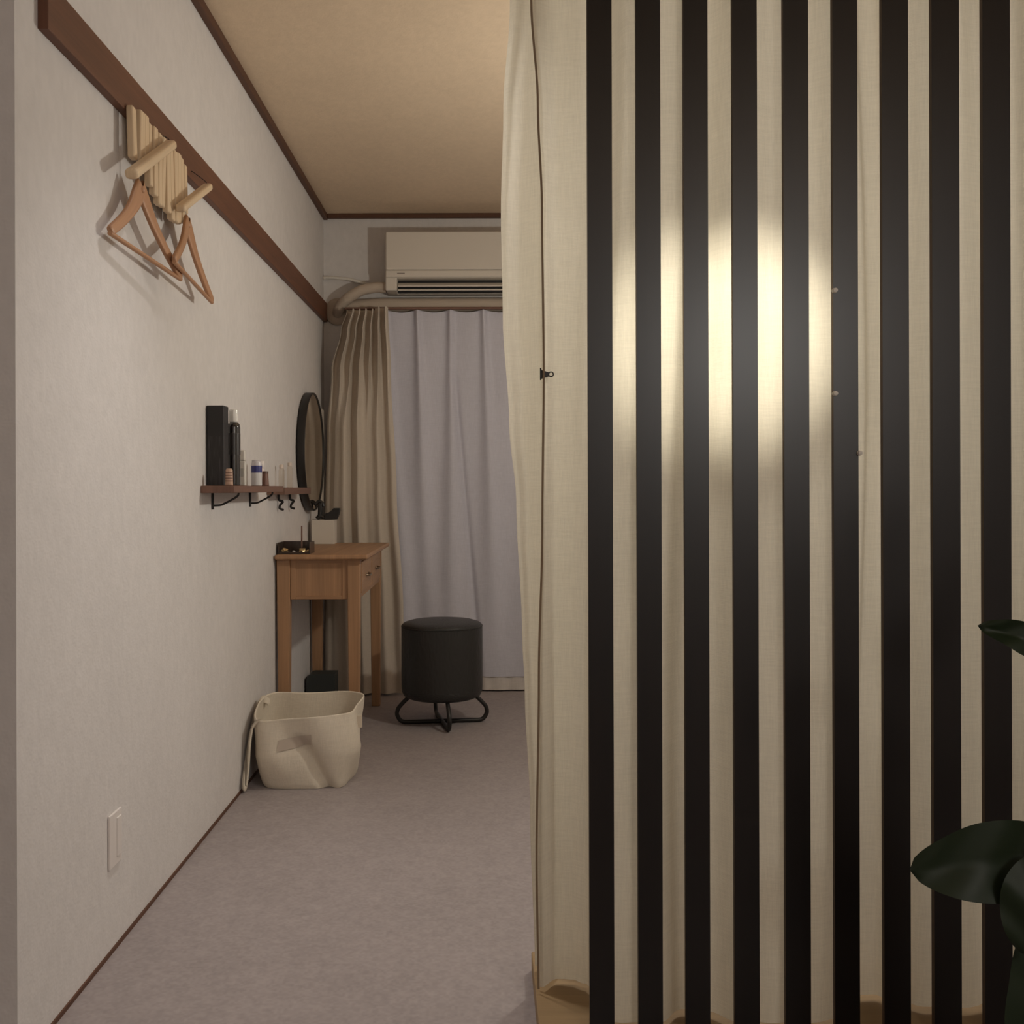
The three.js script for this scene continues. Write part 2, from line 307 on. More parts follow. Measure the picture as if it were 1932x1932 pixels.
// ---------------------------------------------------------------- wall rail, hangers, pale wooden bars
const RB = 1.872, RT = 1.966, RX = W + 0.02;
single('wall_rail', 'long dark brown wooden rail running high along the white wall', 'wall rail', bx(W, RX, RB, RT, 1.862, BACK - 0.004, 0.002, 'z'), M.railWood);
function hanger(label, A, L, Rr) {
  const t = thing('clothes_hanger', label, 'hanger', A.toArray().map((v, i) => i === 2 ? -v : v), 'brown wooden hangers on the wall rail');
  const inPlane = Rr.clone().sub(L).normalize(), nrm = inPlane.clone().cross(new THREE.Vector3(0, 1, 0)).normalize();
  const arm = (T, s) => {
    const dir = T.clone().sub(A), n = 26;
    return grid(16, n, (u, v) => {
      const k = Math.min(1, v * 27 / 26), end = v >= 1 ? 0 : v > 0.95 ? 0.85 : 1;
      const c = A.clone().add(dir.clone().multiplyScalar(k)); c.y -= 0.014 * Math.sin(Math.pow(k, 0.8) * Math.PI) - 0.006 * gauss(k, 0.05, 0.12);   // shoulder curve
      const hh = (0.0165 - 0.005 * k + 0.008 * gauss(k, 0.05, 0.16)) * end, tt = 0.0062 * end;
      const a = u * Math.PI * 2, ca = Math.cos(a), sa = Math.sin(a), q = (x, p) => Math.sign(x) * Math.pow(Math.abs(x), p);
      const up = new THREE.Vector3(0, 1, 0).addScaledVector(dir.clone().normalize(), -dir.clone().normalize().y).normalize();
      c.addScaledVector(up, hh * q(sa, 0.6)).addScaledVector(nrm, tt * q(ca, 0.6));
      return [c.x, c.y, c.z, u * 0.1, k * 0.25];
    }, true);
  };
  const cap = (P, r) => { const s = new THREE.SphereGeometry(r, 14, 10); s.scale(1, 1, 1); s.translate(P.x, P.y, P.z); return s; };
  mesh('shoulder', [arm(L), arm(Rr), cap(A.clone().setY(A.y + 0.002), 0.0105)], M.hangerWood, t);
  mesh('trouser_bar', rod(L.clone().add(new THREE.Vector3(0, -0.004, 0)), Rr.clone().add(new THREE.Vector3(0, -0.004, 0)), 0.0055), M.hangerWood, t);
  const x = RX + 0.004, d = -A.z;
  mesh('hook', tube([A.clone(), V((A.x + x) / 2, A.y + 0.07, d), V(x + 0.004, RB - 0.02, d), V(x + 0.003, RB, d), V(RX, RB + 0.012, d)], 0.0017, 40, 8), M.steel, t);
}
hanger('larger-looking brown wooden hanger nearer the outlet end of the wall rail', V(-0.786, 1.702, 2.30), V(-0.803, 1.573, 2.157), V(-0.775, 1.558, 2.565));
hanger('brown wooden hanger hanging beside the bundle, closer to the shelf', V(-0.785, 1.715, 2.655), V(-0.760, 1.580, 2.462), V(-0.777, 1.555, 2.865));
{
  const bar = (label, c, len, w, th, tilt, yaw, rot) => {
    const t = thing('wooden_bar_hanger', label, 'hanger', [c[0], c[1], c[2]], 'pale wooden bars bunched on the wall rail');
    const g = boxUV(new RoundedBoxGeometry(w, len, th, 2, Math.min(w, th) * 0.28), 'y');
    const e = new THREE.Euler(tilt, yaw, rot, 'YXZ');
    g.applyMatrix4(new THREE.Matrix4().makeRotationFromEuler(e)); g.translate(c[0], c[1], -c[2]); g.computeVertexNormals();
    mesh('bar', g, M.paleWood, t);
    mesh('peg', rod(V(RX, c[1] + len / 2 - 0.008, c[2]), V(c[0], c[1] + len / 2 - 0.008, c[2]), 0.0025), M.railWood, t);
  };
  // upright pieces: [x, top y, depth, length, width, yaw]
  const up = [
    [-0.7965, 1.884, 2.275, 0.118, 0.028, 0.04, 'pale wooden bar first in the bunch, set apart against the wall'],
    [-0.7955, 1.893, 2.325, 0.116, 0.03, -0.03, 'broad pale wooden bar at the front of the bunch'],
    [-0.7965, 1.896, 2.357, 0.122, 0.029, 0.02, 'pale wooden bar just behind the front one of the bunch'],
    [-0.7975, 1.888, 2.388, 0.15, 0.024, 0.04],
    [-0.7955, 1.89, 2.420, 0.165, 0.027, -0.03],
    [-0.7950, 1.886, 2.451, 0.175, 0.027, 0.02],
    [-0.7965, 1.888, 2.483, 0.172, 0.027, 0.04],
    [-0.7945, 1.886, 2.514, 0.176, 0.028, -0.03],
    [-0.7955, 1.889, 2.546, 0.19, 0.028, 0.02],
    [-0.7945, 1.886, 2.577, 0.184, 0.028, 0.04],
    [-0.7965, 1.89, 2.609, 0.182, 0.027, -0.03],
    [-0.7965, 1.888, 2.640, 0.17, 0.025, 0.02],
    [-0.7975, 1.88, 2.671, 0.13, 0.022, 0.04, 'short pale wooden bar at the far end of the bunch'],
  ];
  const nth = ['first', 'second', 'third', 'fourth', 'fifth', 'sixth', 'seventh', 'eighth', 'ninth', 'tenth', 'eleventh', 'twelfth'];
  up.forEach(([x, y, d, len, w, yaw, label], i) => bar(label ?? `${nth[i]} upright pale wooden bar of the bunch, counted away from the viewer`, [x, y - len / 2, d], len, 0.016, w, 0, yaw, (rnd() - 0.5) * 0.06));
  // two pieces hanging askew across the bunch
  const skew = (label, a, b, w) => {
    const t = thing('wooden_bar_hanger', label, 'hanger', [(a.x + b.x) / 2, (a.y + b.y) / 2, -(a.z + b.z) / 2], 'pale wooden bars bunched on the wall rail');
    const g = boxUV(new RoundedBoxGeometry(w, a.distanceTo(b), w * 0.75, 3, w * 0.3), 'y');
    g.applyQuaternion(new THREE.Quaternion().setFromUnitVectors(new THREE.Vector3(0, 1, 0), b.clone().sub(a).normalize())); const m = a.clone().add(b).multiplyScalar(0.5); g.translate(m.x, m.y, m.z);
    mesh('bar', g, M.paleWood, t);
    mesh('cord', tube([b.clone(), V(b.x - 0.008, b.y + 0.014, -b.z), V(RX + 0.004, RB + 0.020, -b.z), V(RX, RB + 0.022, -b.z)], 0.0012, 24, 6), M.blackPlastic, t);
  };
  skew('longer pale wooden bar lying askew across the front of the bunch', V(-0.773, 1.707, 2.20), V(-0.768, 1.866, 2.47), 0.030);
  skew('shorter pale wooden bar sticking out askew over the brown rail', V(-0.766, 1.724, 2.53), V(-0.760, 1.852, 2.77), 0.027);
}

// ---------------------------------------------------------------- wall outlet
{
  const t = thing('wall_outlet', 'white cover plate low on the white wall near the floor', 'outlet', [W, 0.247, 2.23]);
  mesh('cover_plate', bx(W, W + 0.006, 0.187, 0.307, 2.194, 2.266, 0.003), M.outlet, t);
  mesh('socket_insert', bx(W + 0.004, W + 0.0085, 0.205, 0.292, 2.232, 2.258, 0.002), M.outlet, t);
}

// ---------------------------------------------------------------- back wall: air conditioner, pipe, curtains
{
  const x0 = -0.495, x1 = 0.32, f = 4.99, b = BACK;
  const t = thing('air_conditioner', 'white wall-mounted air conditioner unit high above the grey curtain', 'air conditioner', [(x0 + x1) / 2, 1.986, 5.06]);
  mesh('body', [bx(x0, x1, 2.048, 2.279, f + 0.012, b, 0.01), bx(x0, x0 + 0.058, 1.988, 2.06, f + 0.014, b, 0.008), bx(x1 - 0.058, x1, 1.988, 2.06, f + 0.014, b, 0.008), bx(x0 + 0.05, x1 - 0.05, 1.988, 2.06, f + 0.11, b)], M.acPlastic, t);
  mesh('front_panel', bx(x0 + 0.004, x1 - 0.004, 2.088, 2.277, f, f + 0.02, 0.006), M.acPlastic, t);
  mesh('lower_strip', bx(x0 + 0.004, x1 - 0.004, 2.052, 2.085, f + 0.004, f + 0.02, 0.004), M.acPlastic, t);
  mesh('air_outlet', bx(x0 + 0.057, x1 - 0.057, 1.99, 2.05, f + 0.075, f + 0.112), M.blackPlastic, t);
  const vane = bx(x0 + 0.06, x1 - 0.06, -0.0035, 0.0035, -0.022, 0.022, 0.003); 
  const v1 = vane.clone(); v1.rotateX(0.5); v1.translate(0, 2.020, -(f + 0.038)); mesh('vane', v1, M.acPlastic, t);
  const v2 = vane.clone(); v2.rotateX(0.25); v2.translate(0, 1.997, -(f + 0.045)); mesh('vane', v2, M.acPlastic, t);
  t.position.y += 0.016;
  t.updateMatrixWorld(true);
  mesh('name_mark', bx(x0 + 0.06, x0 + 0.098, 2.085, 2.089, f + 0.0025, f + 0.006), mat(0.25, 0.20, 0.17, 0.5), t);
}
{
  const t = thing('insulated_pipe', 'pale wrapped pipe bending from the air conditioner into a round wall cap', 'pipe', [-0.75, 1.93, 5.1]);
  const cap = new THREE.LatheGeometry([[0, 0], [0.068, 0], [0.070, 0.006], [0.066, 0.016], [0.045, 0.026], [0, 0.030]].map(p => new THREE.Vector2(...p)), 40); cap.rotateX(Math.PI / 2); cap.translate(-0.752, 1.925, -BACK);
  mesh('wall_cap', cap, M.pipeWrap, t);
  mesh('pipe', tube([V(-0.752, 1.915, 5.14), V(-0.735, 1.935, 5.09), V(-0.69, 1.975, 5.06), V(-0.62, 2.015, 5.055), V(-0.55, 2.03, 5.06), V(-0.497, 2.03, 5.06)], 0.027, 60, 14), M.pipeWrap, t);
  mesh('pipe', tube([V(-0.70, 1.942, 5.118), V(-0.5, 1.950, 5.11), V(-0.1, 1.951, 5.11), V(0.35, 1.950, 5.11), V(0.75, 1.948, 5.11)], 0.036, 60, 16), M.pipeWrap, t);
}
single('conduit', 'thin white conduit curving along the back wall above the pipe cap', 'conduit', tube([V(W + 0.004, 2.095, 5.135), V(-0.77, 2.095, 5.13), V(-0.68, 2.083, 5.128), V(-0.60, 2.060, 5.128), V(-0.50, 2.045, 5.14)], 0.0085, 40, 10), M.whitePlastic);
{
  const rl = thing('curtain_rail', 'dark thin curtain rail below the wrapped pipe on the back wall', 'curtain rail', [-0.1, 1.9, 5.08]);
  mesh('rail', bx(-0.70, 0.81, 1.9145, 1.926, 5.03, 5.048, 0.003, 'x'), M.shelfWood, rl);
  for (const x of [0.798]) mesh('bracket', bx(x - 0.008, x + 0.008, 1.9155, 1.925, 5.046, BACK, 0.001), M.shelfWood, rl);
}
{ // beige gathered curtain
  const L = [[0.01, -0.812], [0.9, -0.808], [1.3, -0.795], [1.6, -0.765], [1.8, -0.715], [1.9, -0.682]], Rr = [[0.01, -0.396], [0.4, -0.405], [1.02, -0.437], [1.6, -0.464], [1.9, -0.478]];
  const t = thing('curtain', 'beige curtain gathered into pinch pleats in the corner beside the grey one', 'curtain', [-0.6, 0.01, 4.96], 'curtains on the back wall');
  const g = grid(260, 80, (u, v) => {
    const y = 0.012 + 1.888 * v, a = pw(L, y), b = pw(Rr, y), spread = 1 - v;
    const uu = u, flat = Math.pow(Math.max(0, (uu - 0.62) / 0.38), 0.8) * spread;               // the free edge hangs flat lower down
    let x = a + (b - a) * uu;
    const w1 = Math.sin(uu * Math.PI * 2 * 6.5 + 0.5), fold = Math.sign(w1) * Math.pow(Math.abs(w1), 0.7);
    const low = Math.sin(uu * Math.PI * 2 * 4.2 + 0.9 * Math.sin(y * 1.3)) * 0.7 + 0.3 * Math.sin(uu * 41 + y);
    const k = sm(Math.min(1, Math.max(0, (y - 1.25) / 0.5)));
    let d = 4.955 - (fold * k + low * (1 - k)) * 0.030 * (1 - 0.85 * flat);
    x += 0.010 * Math.cos(uu * Math.PI * 2 * 6.5 + 0.5) * k * (uu > 0.03 && uu < 0.97 ? 1 : 0);
    d += 0.004 * Math.sin(uu * 23 + y * 3) + (uu < 0.16 ? 0.13 * Math.pow(1 - uu / 0.16, 1.5) * (1 - 0.6 * k) : 0);
    return [x, y + 0.012 * (uu > 0.7 && v === 1 ? 1 : 0), -d, u * 0.9, y];
  });
  mesh('curtain_cloth', g, M.beigeCloth, t);
}
{ // grey-lavender curtain with tabs and a pale lace hem below
  const t = thing('curtain', 'lavender grey pleated curtain covering the window behind the black stool', 'curtain', [0.1, 0.07, 5.05], 'curtains on the back wall');
  const pleats = []; for (let i = 0; i < 8; i++) pleats.push(-0.505 + 0.1655 * i);
  const f = (u, v) => {
    const y = 0.075 + 1.838 * v, x = -0.52 + 1.25 * u, down = 1 - v;
    let d = 5.055, dip = 0;
    for (const p of pleats) {
      const px = p + 0.11 * down * (0.6 + 0.5 * Math.sin(p * 9)), wdt = 0.009 + 0.035 * down;
      d -= (0.030 * gauss(x, px, wdt) + 0.012 * down * gauss(x, px + 0.03, 0.05)) * (0.55 + 0.45 * v);
      dip += gauss(x, p, 0.035);
    }
    const cr = 0.02 + 0.0 * y - 0.20 + 0.135 * (1.75 - y) / 1.6;                          // long crease leaning as it falls
    d += 0.016 * gauss(x, cr + 0.012, 0.010) * sm(Math.min(1, Math.max(0, (1.8 - y) / 0.3)));
    d += 0.006 * Math.sin(x * 17 + y * 2.2) * down + 0.004 * Math.sin(x * 31 - y * 3);
    return [x, y - (v > 0.97 ? 0.012 * (1 - Math.min(1, dip)) * (v - 0.97) / 0.03 : 0), -d, x, y];
  };
  mesh('curtain_cloth', grid(300, 90, f), M.lavenderCloth, t);
  mesh('lace_hem', grid(200, 6, (u, v) => { const q = f(u, 0); return [q[0], 0.008 + 0.085 * v, q[2] - 0.006 - 0.003 * Math.sin(u * 90), q[3], v * 0.08]; }), M.laceCloth, t);
}
{
  const w = struct('window_1', [bx(-0.5, 0.68, 0.05, 0.10, 5.12, BACK), bx(-0.5, -0.45, 0.10, 1.80, 5.12, BACK), bx(0.63, 0.68, 0.10, 1.80, 5.12, BACK), bx(0.07, 0.11, 0.10, 1.80, 5.125, BACK), bx(-0.5, 0.68, 1.80, 1.85, 5.12, BACK)], M.whitePlastic);
  for (const [x0, x1] of [[-0.45, 0.07], [0.11, 0.63]]) mesh('pane', bx(x0, x1, 0.10, 1.80, 5.145, 5.15), mat(0.01, 0.011, 0.014, 0.05), w);
}
single('wall_strip', 'narrow pale upright board on the wall between mirror and beige curtain', 'board', bx(W, W + 0.018, 0.93, 1.415, 4.935, 5.05, 0.003), M.acPlastic);

// ---------------------------------------------------------------- round mirror
{
  const cy = 1.19, cd = 4.65, r = 0.272;
  const t = thing('wall_mirror', 'round mirror with a thin black rim on the wall above the desk', 'mirror', [W, cy, cd]);
  const fr = new THREE.LatheGeometry([[0, 0], [r - 0.02, 0], [r, 0.004], [r, 0.036], [r - 0.006, 0.038], [r - 0.008, 0.030]].map(p => new THREE.Vector2(...p)), 72);
  fr.rotateZ(-Math.PI / 2); fr.translate(W + 0.002, cy, -cd); mesh('rim', fr, M.blackMetal, t);
  const gl = new THREE.CylinderGeometry(r - 0.007, r - 0.007, 0.003, 72); gl.rotateZ(-Math.PI / 2); gl.translate(W + 0.0335, cy, -cd);
  mesh('mirror_glass', gl, mat(0.62, 0.58, 0.52, 0.06, { metalness: 1 }), t);
}

// ---------------------------------------------------------------- wall shelf with bottles, hook shelf
const ST = 1.030;                                   // top of the shelf
{
  const t = thing('wall_shelf', 'slim dark wooden wall shelf carrying the bottles on black wire brackets', 'shelf', [W, 1.01, 3.2]);
  mesh('shelf_board', bx(W, W + 0.098, ST - 0.022, ST, 2.918, 3.63, 0.002, 'z'), M.shelfWood, t);
  for (const d of [3.036, 3.519]) mesh('bracket', [
    tube([V(W + 0.004, ST - 0.02, d), V(W + 0.004, ST - 0.05, d), V(W + 0.004, ST - 0.072, d)], 0.0038, 10, 8),
    tube([V(W + 0.004, ST - 0.060, d), V(W + 0.030, ST - 0.058, d), V(W + 0.066, ST - 0.040, d), V(W + 0.080, ST - 0.030, d), V(W + 0.082, ST - 0.021, d)], 0.0032, 24, 8)], M.blackMetal, t);
  const t2 = thing('hook_shelf', 'short dark wooden shelf with two black hooks next to the mirror', 'shelf', [W, 1.0, 4.1]);
  mesh('shelf_board', bx(W, W + 0.07, ST - 0.032, ST - 0.006, 3.80, 4.36, 0.002, 'z'), M.shelfWood, t2);
  for (const d of [3.99, 4.22]) mesh('hook', tube([V(W + 0.006, ST - 0.03, d), V(W + 0.008, ST - 0.055, d), V(W + 0.024, ST - 0.060, d), V(W + 0.012, ST - 0.075, d), V(W + 0.010, ST - 0.088, d), V(W + 0.026, ST - 0.094, d)], 0.0048, 30, 8), M.blackMetal, t2);
}
const lathe = (prof, x, y, d, n = 28) => { const g = new THREE.LatheGeometry(prof.map(p => new THREE.Vector2(...p)), n); g.translate(x, y, -d); return g; };
{
  const streak = tex(128, 256, (u, v) => { const k = vnoise(u * 22, v * 10, 22, 10, 91) * vnoise(u * 9, v * 7, 9, 7, 92) * (v < 0.62 ? 1 : 0.15); const q = Math.pow(k, 2.2) * 0.45; return [lin2s(0.014 + q * 0.16), lin2s(0.012 + q * 0.14), lin2s(0.012 + q * 0.15)]; }, true);
  const bxg = new RoundedBoxGeometry(0.050, 0.237, 0.056, 2, 0.002); bxg.translate(-0.798, ST + 0.1185, -3.003);
  single('gift_box', 'tall black box with faint grey streaks at the near end of the shelf', 'box', bxg, new THREE.MeshPhysicalMaterial({ map: streak, roughness: 0.5, side: THREE.DoubleSide }));

  const b = thing('bottle', 'tall black glass bottle with a clear white cap behind the black box', 'bottle', [-0.771, ST, 3.085], 'bottles on the wall shelf');
  mesh('bottle_body', lathe([[0, 0], [0.019, 0], [0.020, 0.003], [0.020, 0.178], [0.018, 0.188], [0.011, 0.194], [0, 0.195]], -0.771, ST, 3.085), mat(0.012, 0.009, 0.009, 0.12, { clearcoat: 1, clearcoatRoughness: 0.05 }), b);
  mesh('bottle_cap', lathe([[0, 0.193], [0.012, 0.193], [0.014, 0.197], [0.014, 0.230], [0.012, 0.233], [0, 0.233]], -0.771, ST, 3.085), mat(0.80, 0.78, 0.74, 0.15), b);
  mesh('bottle_label', lathe([[0.0203, 0.095], [0.0203, 0.160]], -0.771, ST, 3.085), mat(0.03, 0.025, 0.024, 0.3), b);

  const tn = thing('tube_bottle', 'tiny tan printed tube standing against the black box', 'bottle', [-0.752, ST, 2.955], 'bottles on the wall shelf');
  mesh('tube_body', lathe([[0, 0], [0.011, 0], [0.0112, 0.004], [0.0100, 0.046], [0.007, 0.050], [0, 0.050]], -0.752, ST, 2.955), mat(0.50, 0.33, 0.24, 0.5), tn);
  for (const y of [0.012, 0.020, 0.028, 0.036]) mesh('print', lathe([[0.0113, y], [0.0113, y + 0.003]], -0.752, ST, 2.955), mat(0.20, 0.11, 0.08, 0.5), tn);

  const wt = thing('white_bottle', 'slim white bottle between the black bottle and the blue-banded one', 'bottle', [-0.772, ST, 3.2], 'bottles on the wall shelf');
  mesh('bottle_body', bx(-0.783, -0.761, ST, ST + 0.078, 3.189, 3.211, 0.004), mat(0.66, 0.63, 0.58, 0.35), wt);
  mesh('bottle_cap', bx(-0.782, -0.762, ST + 0.0785, ST + 0.113, 3.190, 3.210, 0.005), mat(0.70, 0.66, 0.60, 0.35), wt);
  mesh('bottle_label', bx(-0.7775, -0.7665, ST + 0.028, ST + 0.055, 3.1885, 3.1892), mat(0.42, 0.41, 0.38, 0.5), wt);

  const bl = thing('lotion_bottle', 'white lotion bottle with a dark blue band on the shelf', 'bottle', [-0.759, ST, 3.34], 'bottles on the wall shelf');
  const q = 3.34, X = -0.759;
  mesh('bottle_body', lathe([[0, 0], [0.0165, 0], [0.0175, 0.003], [0.0175, 0.044]], X, ST, q), mat(0.62, 0.61, 0.62, 0.35), bl);
  mesh('band', lathe([[0.0175, 0.044], [0.0177, 0.0445], [0.0177, 0.066], [0.0175, 0.0665]], X, ST, q), mat(0.035, 0.04, 0.19, 0.4), bl);
  mesh('bottle_cap', lathe([[0.0175, 0.0665], [0.0175, 0.072], [0.0155, 0.078], [0.015, 0.085], [0, 0.086]], X, ST, q), mat(0.60, 0.57, 0.60, 0.35), bl);

  const pk = thing('cream_tube', 'small pinkish white tube behind the brown jar on the shelf', 'tube', [-0.764, ST, 3.50], 'bottles on the wall shelf');
  mesh('tube_body', lathe([[0, 0], [0.0095, 0], [0.0095, 0.060], [0, 0.060]], -0.772, ST, 3.47), mat(0.70, 0.58, 0.53, 0.4), pk);
  mesh('tube_cap', lathe([[0, 0.060], [0.0102, 0.060], [0.0102, 0.086], [0, 0.087]], -0.772, ST, 3.47), mat(0.72, 0.66, 0.63, 0.4), pk);

  const br = thing('brown_jar', 'small tapering brown jar on the shelf beside the blue-banded bottle', 'jar', [-0.750, ST, 3.43], 'bottles on the wall shelf');
  mesh('jar_body', lathe([[0, 0], [0.0125, 0], [0.0125, 0.003], [0.0098, 0.040], [0.0098, 0.042]], -0.750, ST, 3.43), mat(0.16, 0.07, 0.045, 0.3), br);
  mesh('jar_lid', lathe([[0.0101, 0.041], [0.0103, 0.049], [0.009, 0.050], [0, 0.050]], -0.750, ST, 3.43), mat(0.10, 0.045, 0.03, 0.35), br);

  const glass = new THREE.MeshPhysicalMaterial({ color: C(0.93, 0.90, 0.86), roughness: 0.05, transmission: 1, thickness: 0, side: THREE.DoubleSide });
  [[-0.800, 3.95, 0.088, 'clear glass phial on the hook shelf, nearer the brown jar'], [-0.797, 4.10, 0.100, 'taller clear glass phial on the hook shelf, close to the mirror']].forEach(([x, d, h, label]) => {
    const g = thing('glass_phial', label, 'phial', [x, ST - 0.006, d], 'clear phials on the hook shelf');
    mesh('phial_glass', lathe([[0, 0.0004], [0.011, 0.0004], [0.0115, 0.004], [0.0115, h - 0.02], [0.008, h - 0.012], [0.008, h]], x, ST - 0.006, d), glass, g);
    mesh('phial_cap', lathe([[0.0085, h - 0.012], [0.0085, h + 0.002], [0, h + 0.003]], x, ST - 0.006, d), mat(0.62, 0.52, 0.45, 0.4), g);
  });
}

// ---------------------------------------------------------------- desk
const DT = 0.763;
{
  const t = thing('desk', 'narrow wooden dressing desk with tapered legs standing against the wall', 'desk', [-0.64, 0, 4.35]);
  mesh('desk_top', bx(W + 0.006, -0.458, DT - 0.019, DT, 3.905, 4.79, 0.007, 'z'), M.deskWood, t);
  const legX = [[-0.818, -0.766], [-0.542, -0.492]], legD = [[3.935, 3.985], [4.71, 4.76]];
  for (const [x0, x1] of legX) for (const [d0, d1] of legD) {
    const g = bx(x0, x1, 0, DT - 0.019, d0, d1, 0.004), p = g.attributes.position, cx = (x0 + x1) / 2, cd = -(d0 + d1) / 2;
    for (let i = 0; i < p.count; i++) { const k = p.getY(i) < 0.3 ? 0.78 : 1; p.setX(i, cx + (p.getX(i) - cx) * k); p.setZ(i, cd + (p.getZ(i) - cd) * k); }
    g.computeVertexNormals(); mesh('leg', g, M.deskWood, t);
  }
  mesh('end_panel', [bx(-0.766, -0.542, 0.586, DT - 0.019, 3.948, 3.966, 0.001)], M.deskWood, t);
  mesh('panel_moulding', [bx(-0.766, -0.744, 0.587, DT - 0.02, 3.944, 3.95, 0.0015), bx(-0.562, -0.542, 0.587, DT - 0.02, 3.944, 3.95, 0.0015), bx(-0.744, -0.562, DT - 0.036, DT - 0.02, 3.944, 3.95, 0.0015, 'x'), bx(-0.744, -0.562, 0.587, 0.600, 3.944, 3.95, 0.0015, 'x')], M.deskWood, t);
  mesh('end_panel', bx(-0.766, -0.542, 0.586, DT - 0.019, 4.73, 4.745, 0.001), M.deskWood, t);
  mesh('back_panel', bx(-0.81, -0.795, 0.586, DT - 0.019, 3.985, 4.71, 0.001, 'z'), M.deskWood, t);
  mesh('apron', bx(-0.512, -0.498, 0.586, DT - 0.019, 3.985, 4.71, 0.001, 'z'), M.deskWood, t);
  for (const [a, b] of [[4.005, 4.335], [4.36, 4.69]]) {
    const o = mesh('drawer', bx(-0.499, -0.492, 0.604, DT - 0.034, a, b, 0.002, 'z'), M.deskWood, t);
    mesh('handle', tube([V(-0.492, 0.668, (a + b) / 2 - 0.04), V(-0.478, 0.664, (a + b) / 2 - 0.03), V(-0.478, 0.664, (a + b) / 2 + 0.03), V(-0.492, 0.668, (a + b) / 2 + 0.04)], 0.004, 24, 8), mat(0.28, 0.22, 0.16, 0.35, { metalness: 0.8 }), o);
  }
}
{ // things on the desk
  const t = thing('trinket_tray', 'small dark brown tray on the near end of the desk', 'tray', [-0.755, DT, 4.0]);
  const x0 = -0.816, x1 = -0.690, d0 = 3.955, d1 = 4.06, dark = mat(0.045, 0.028, 0.02, 0.25);
  mesh('tray_floor', bx(x0, x1, DT, DT + 0.004, d0, d1, 0.001), dark, t);
  for (const [a, b, c, e] of [[x0, x0 + 0.004, d0, d1], [x1 - 0.004, x1, d0, d1], [x0 + 0.004, x1 - 0.004, d1 - 0.004, d1]]) mesh('tray_side', bx(a, b, DT + 0.003, DT + 0.046, c, e, 0.001), dark, t);
  mesh('tray_side', bx(x0 + 0.004, x1 - 0.004, DT + 0.003, DT + 0.010, d0, d0 + 0.004, 0.001), dark, t);
  [[-0.792, 3.972, 0.012, 'gold trinket in the tray at the wall side'], [-0.757, 3.972, 0.006, 'smallest pale bead in the middle of the tray'], [-0.722, 3.972, 0.012, 'gold trinket in the tray toward the stool'], [-0.702, 3.975, 0.008, 'little gold trinket in the tray corner']].forEach(([x, d, s, label], i) => {
    const g = new THREE.IcosahedronGeometry(s, 2); const p = g.attributes.position; for (let k = 0; k < p.count; k++) { const n = 1 + 0.25 * Math.sin(p.getX(k) * 400 + i) * Math.cos(p.getY(k) * 380); p.setXYZ(k, p.getX(k) * n * 1.2, p.getY(k) * n * 0.8, p.getZ(k) * n); } g.computeVertexNormals(); g.translate(x, DT + 0.004 + s * 0.8, -d);
    single('trinket', label, 'trinket', g, i === 1 ? mat(0.7, 0.68, 0.65, 0.3) : M.gold, 'trinkets in the tray');
  });
  single('stick', 'thin brown stick upright in the tray on the desk', 'stick', rod(V(-0.736, DT + 0.0035, 4.03), V(-0.736, DT + 0.108, 4.03), 0.0035, 0.003), mat(0.20, 0.11, 0.08, 0.6));
  const bg = bx(-0.806, -0.700, DT, DT + 0.112, 4.66, 4.74, 0.002);
  single('white_box', 'plain off-white box at the far end of the desk under the mirror', 'box', bg, M.acPlastic);
  const h = thing('hair_clip', 'black arched hair clip lying on top of the off-white box', 'hair clip', [-0.75, DT + 0.112, 4.69]), Y = DT + 0.112;
  mesh('clip_arm', tube([V(-0.806, Y + 0.044, 4.69), V(-0.792, Y + 0.072, 4.69), V(-0.775, Y + 0.086, 4.69), V(-0.760, Y + 0.078, 4.69), V(-0.754, Y + 0.062, 4.69)], 0.0085, 30, 10), M.blackPlastic, h);
  mesh('clip_arm', tube([V(-0.768, Y + 0.078, 4.69), V(-0.770, Y + 0.04, 4.69), V(-0.772, Y + 0.018, 4.69), V(-0.785, Y + 0.005, 4.69)], 0.011, 24, 10), M.blackPlastic, h);
  mesh('clip_arm', tube([V(-0.770, Y + 0.022, 4.69), V(-0.757, Y + 0.010, 4.69), V(-0.738, Y + 0.009, 4.69)], 0.0075, 20, 10), M.blackPlastic, h);
  const s = new THREE.Shape(); s.moveTo(-0.748, Y + 0.002); s.lineTo(-0.694, Y + 0.004); s.quadraticCurveTo(-0.678, Y + 0.030, -0.680, Y + 0.052); s.lineTo(-0.706, Y + 0.052); s.quadraticCurveTo(-0.722, Y + 0.030, -0.742, Y + 0.028); s.closePath();
  const eg = new THREE.ExtrudeGeometry(s, { depth: 0.018, bevelEnabled: true, bevelSize: 0.003, bevelThickness: 0.003, bevelSegments: 2 }); eg.translate(0, 0, -4.70);
  mesh('clip_paddle', boxUV(eg), M.blackPlastic, h);
}
{ // bin below the desk
  const t = thing('waste_bin', 'small dark grey bin on the floor under the desk', 'bin', [-0.765, 0, 4.62]);
  const s = new THREE.Shape(), w = 0.063, hh = 0.172; s.moveTo(-w, 0); s.lineTo(w, 0); s.lineTo(w * 1.0, hh); s.lineTo(-w * 0.6, hh); s.quadraticCurveTo(-w, hh - 0.002, -w, hh - 0.035); s.closePath();
  const g = new THREE.ExtrudeGeometry(s, { depth: 0.10, bevelEnabled: true, bevelSize: 0.003, bevelThickness: 0.003, bevelSegments: 2 }); g.translate(-0.752, 0.003, -4.67);
  mesh('bin_body', boxUV(g), mat(0.030, 0.034, 0.033, 0.6), t);
}

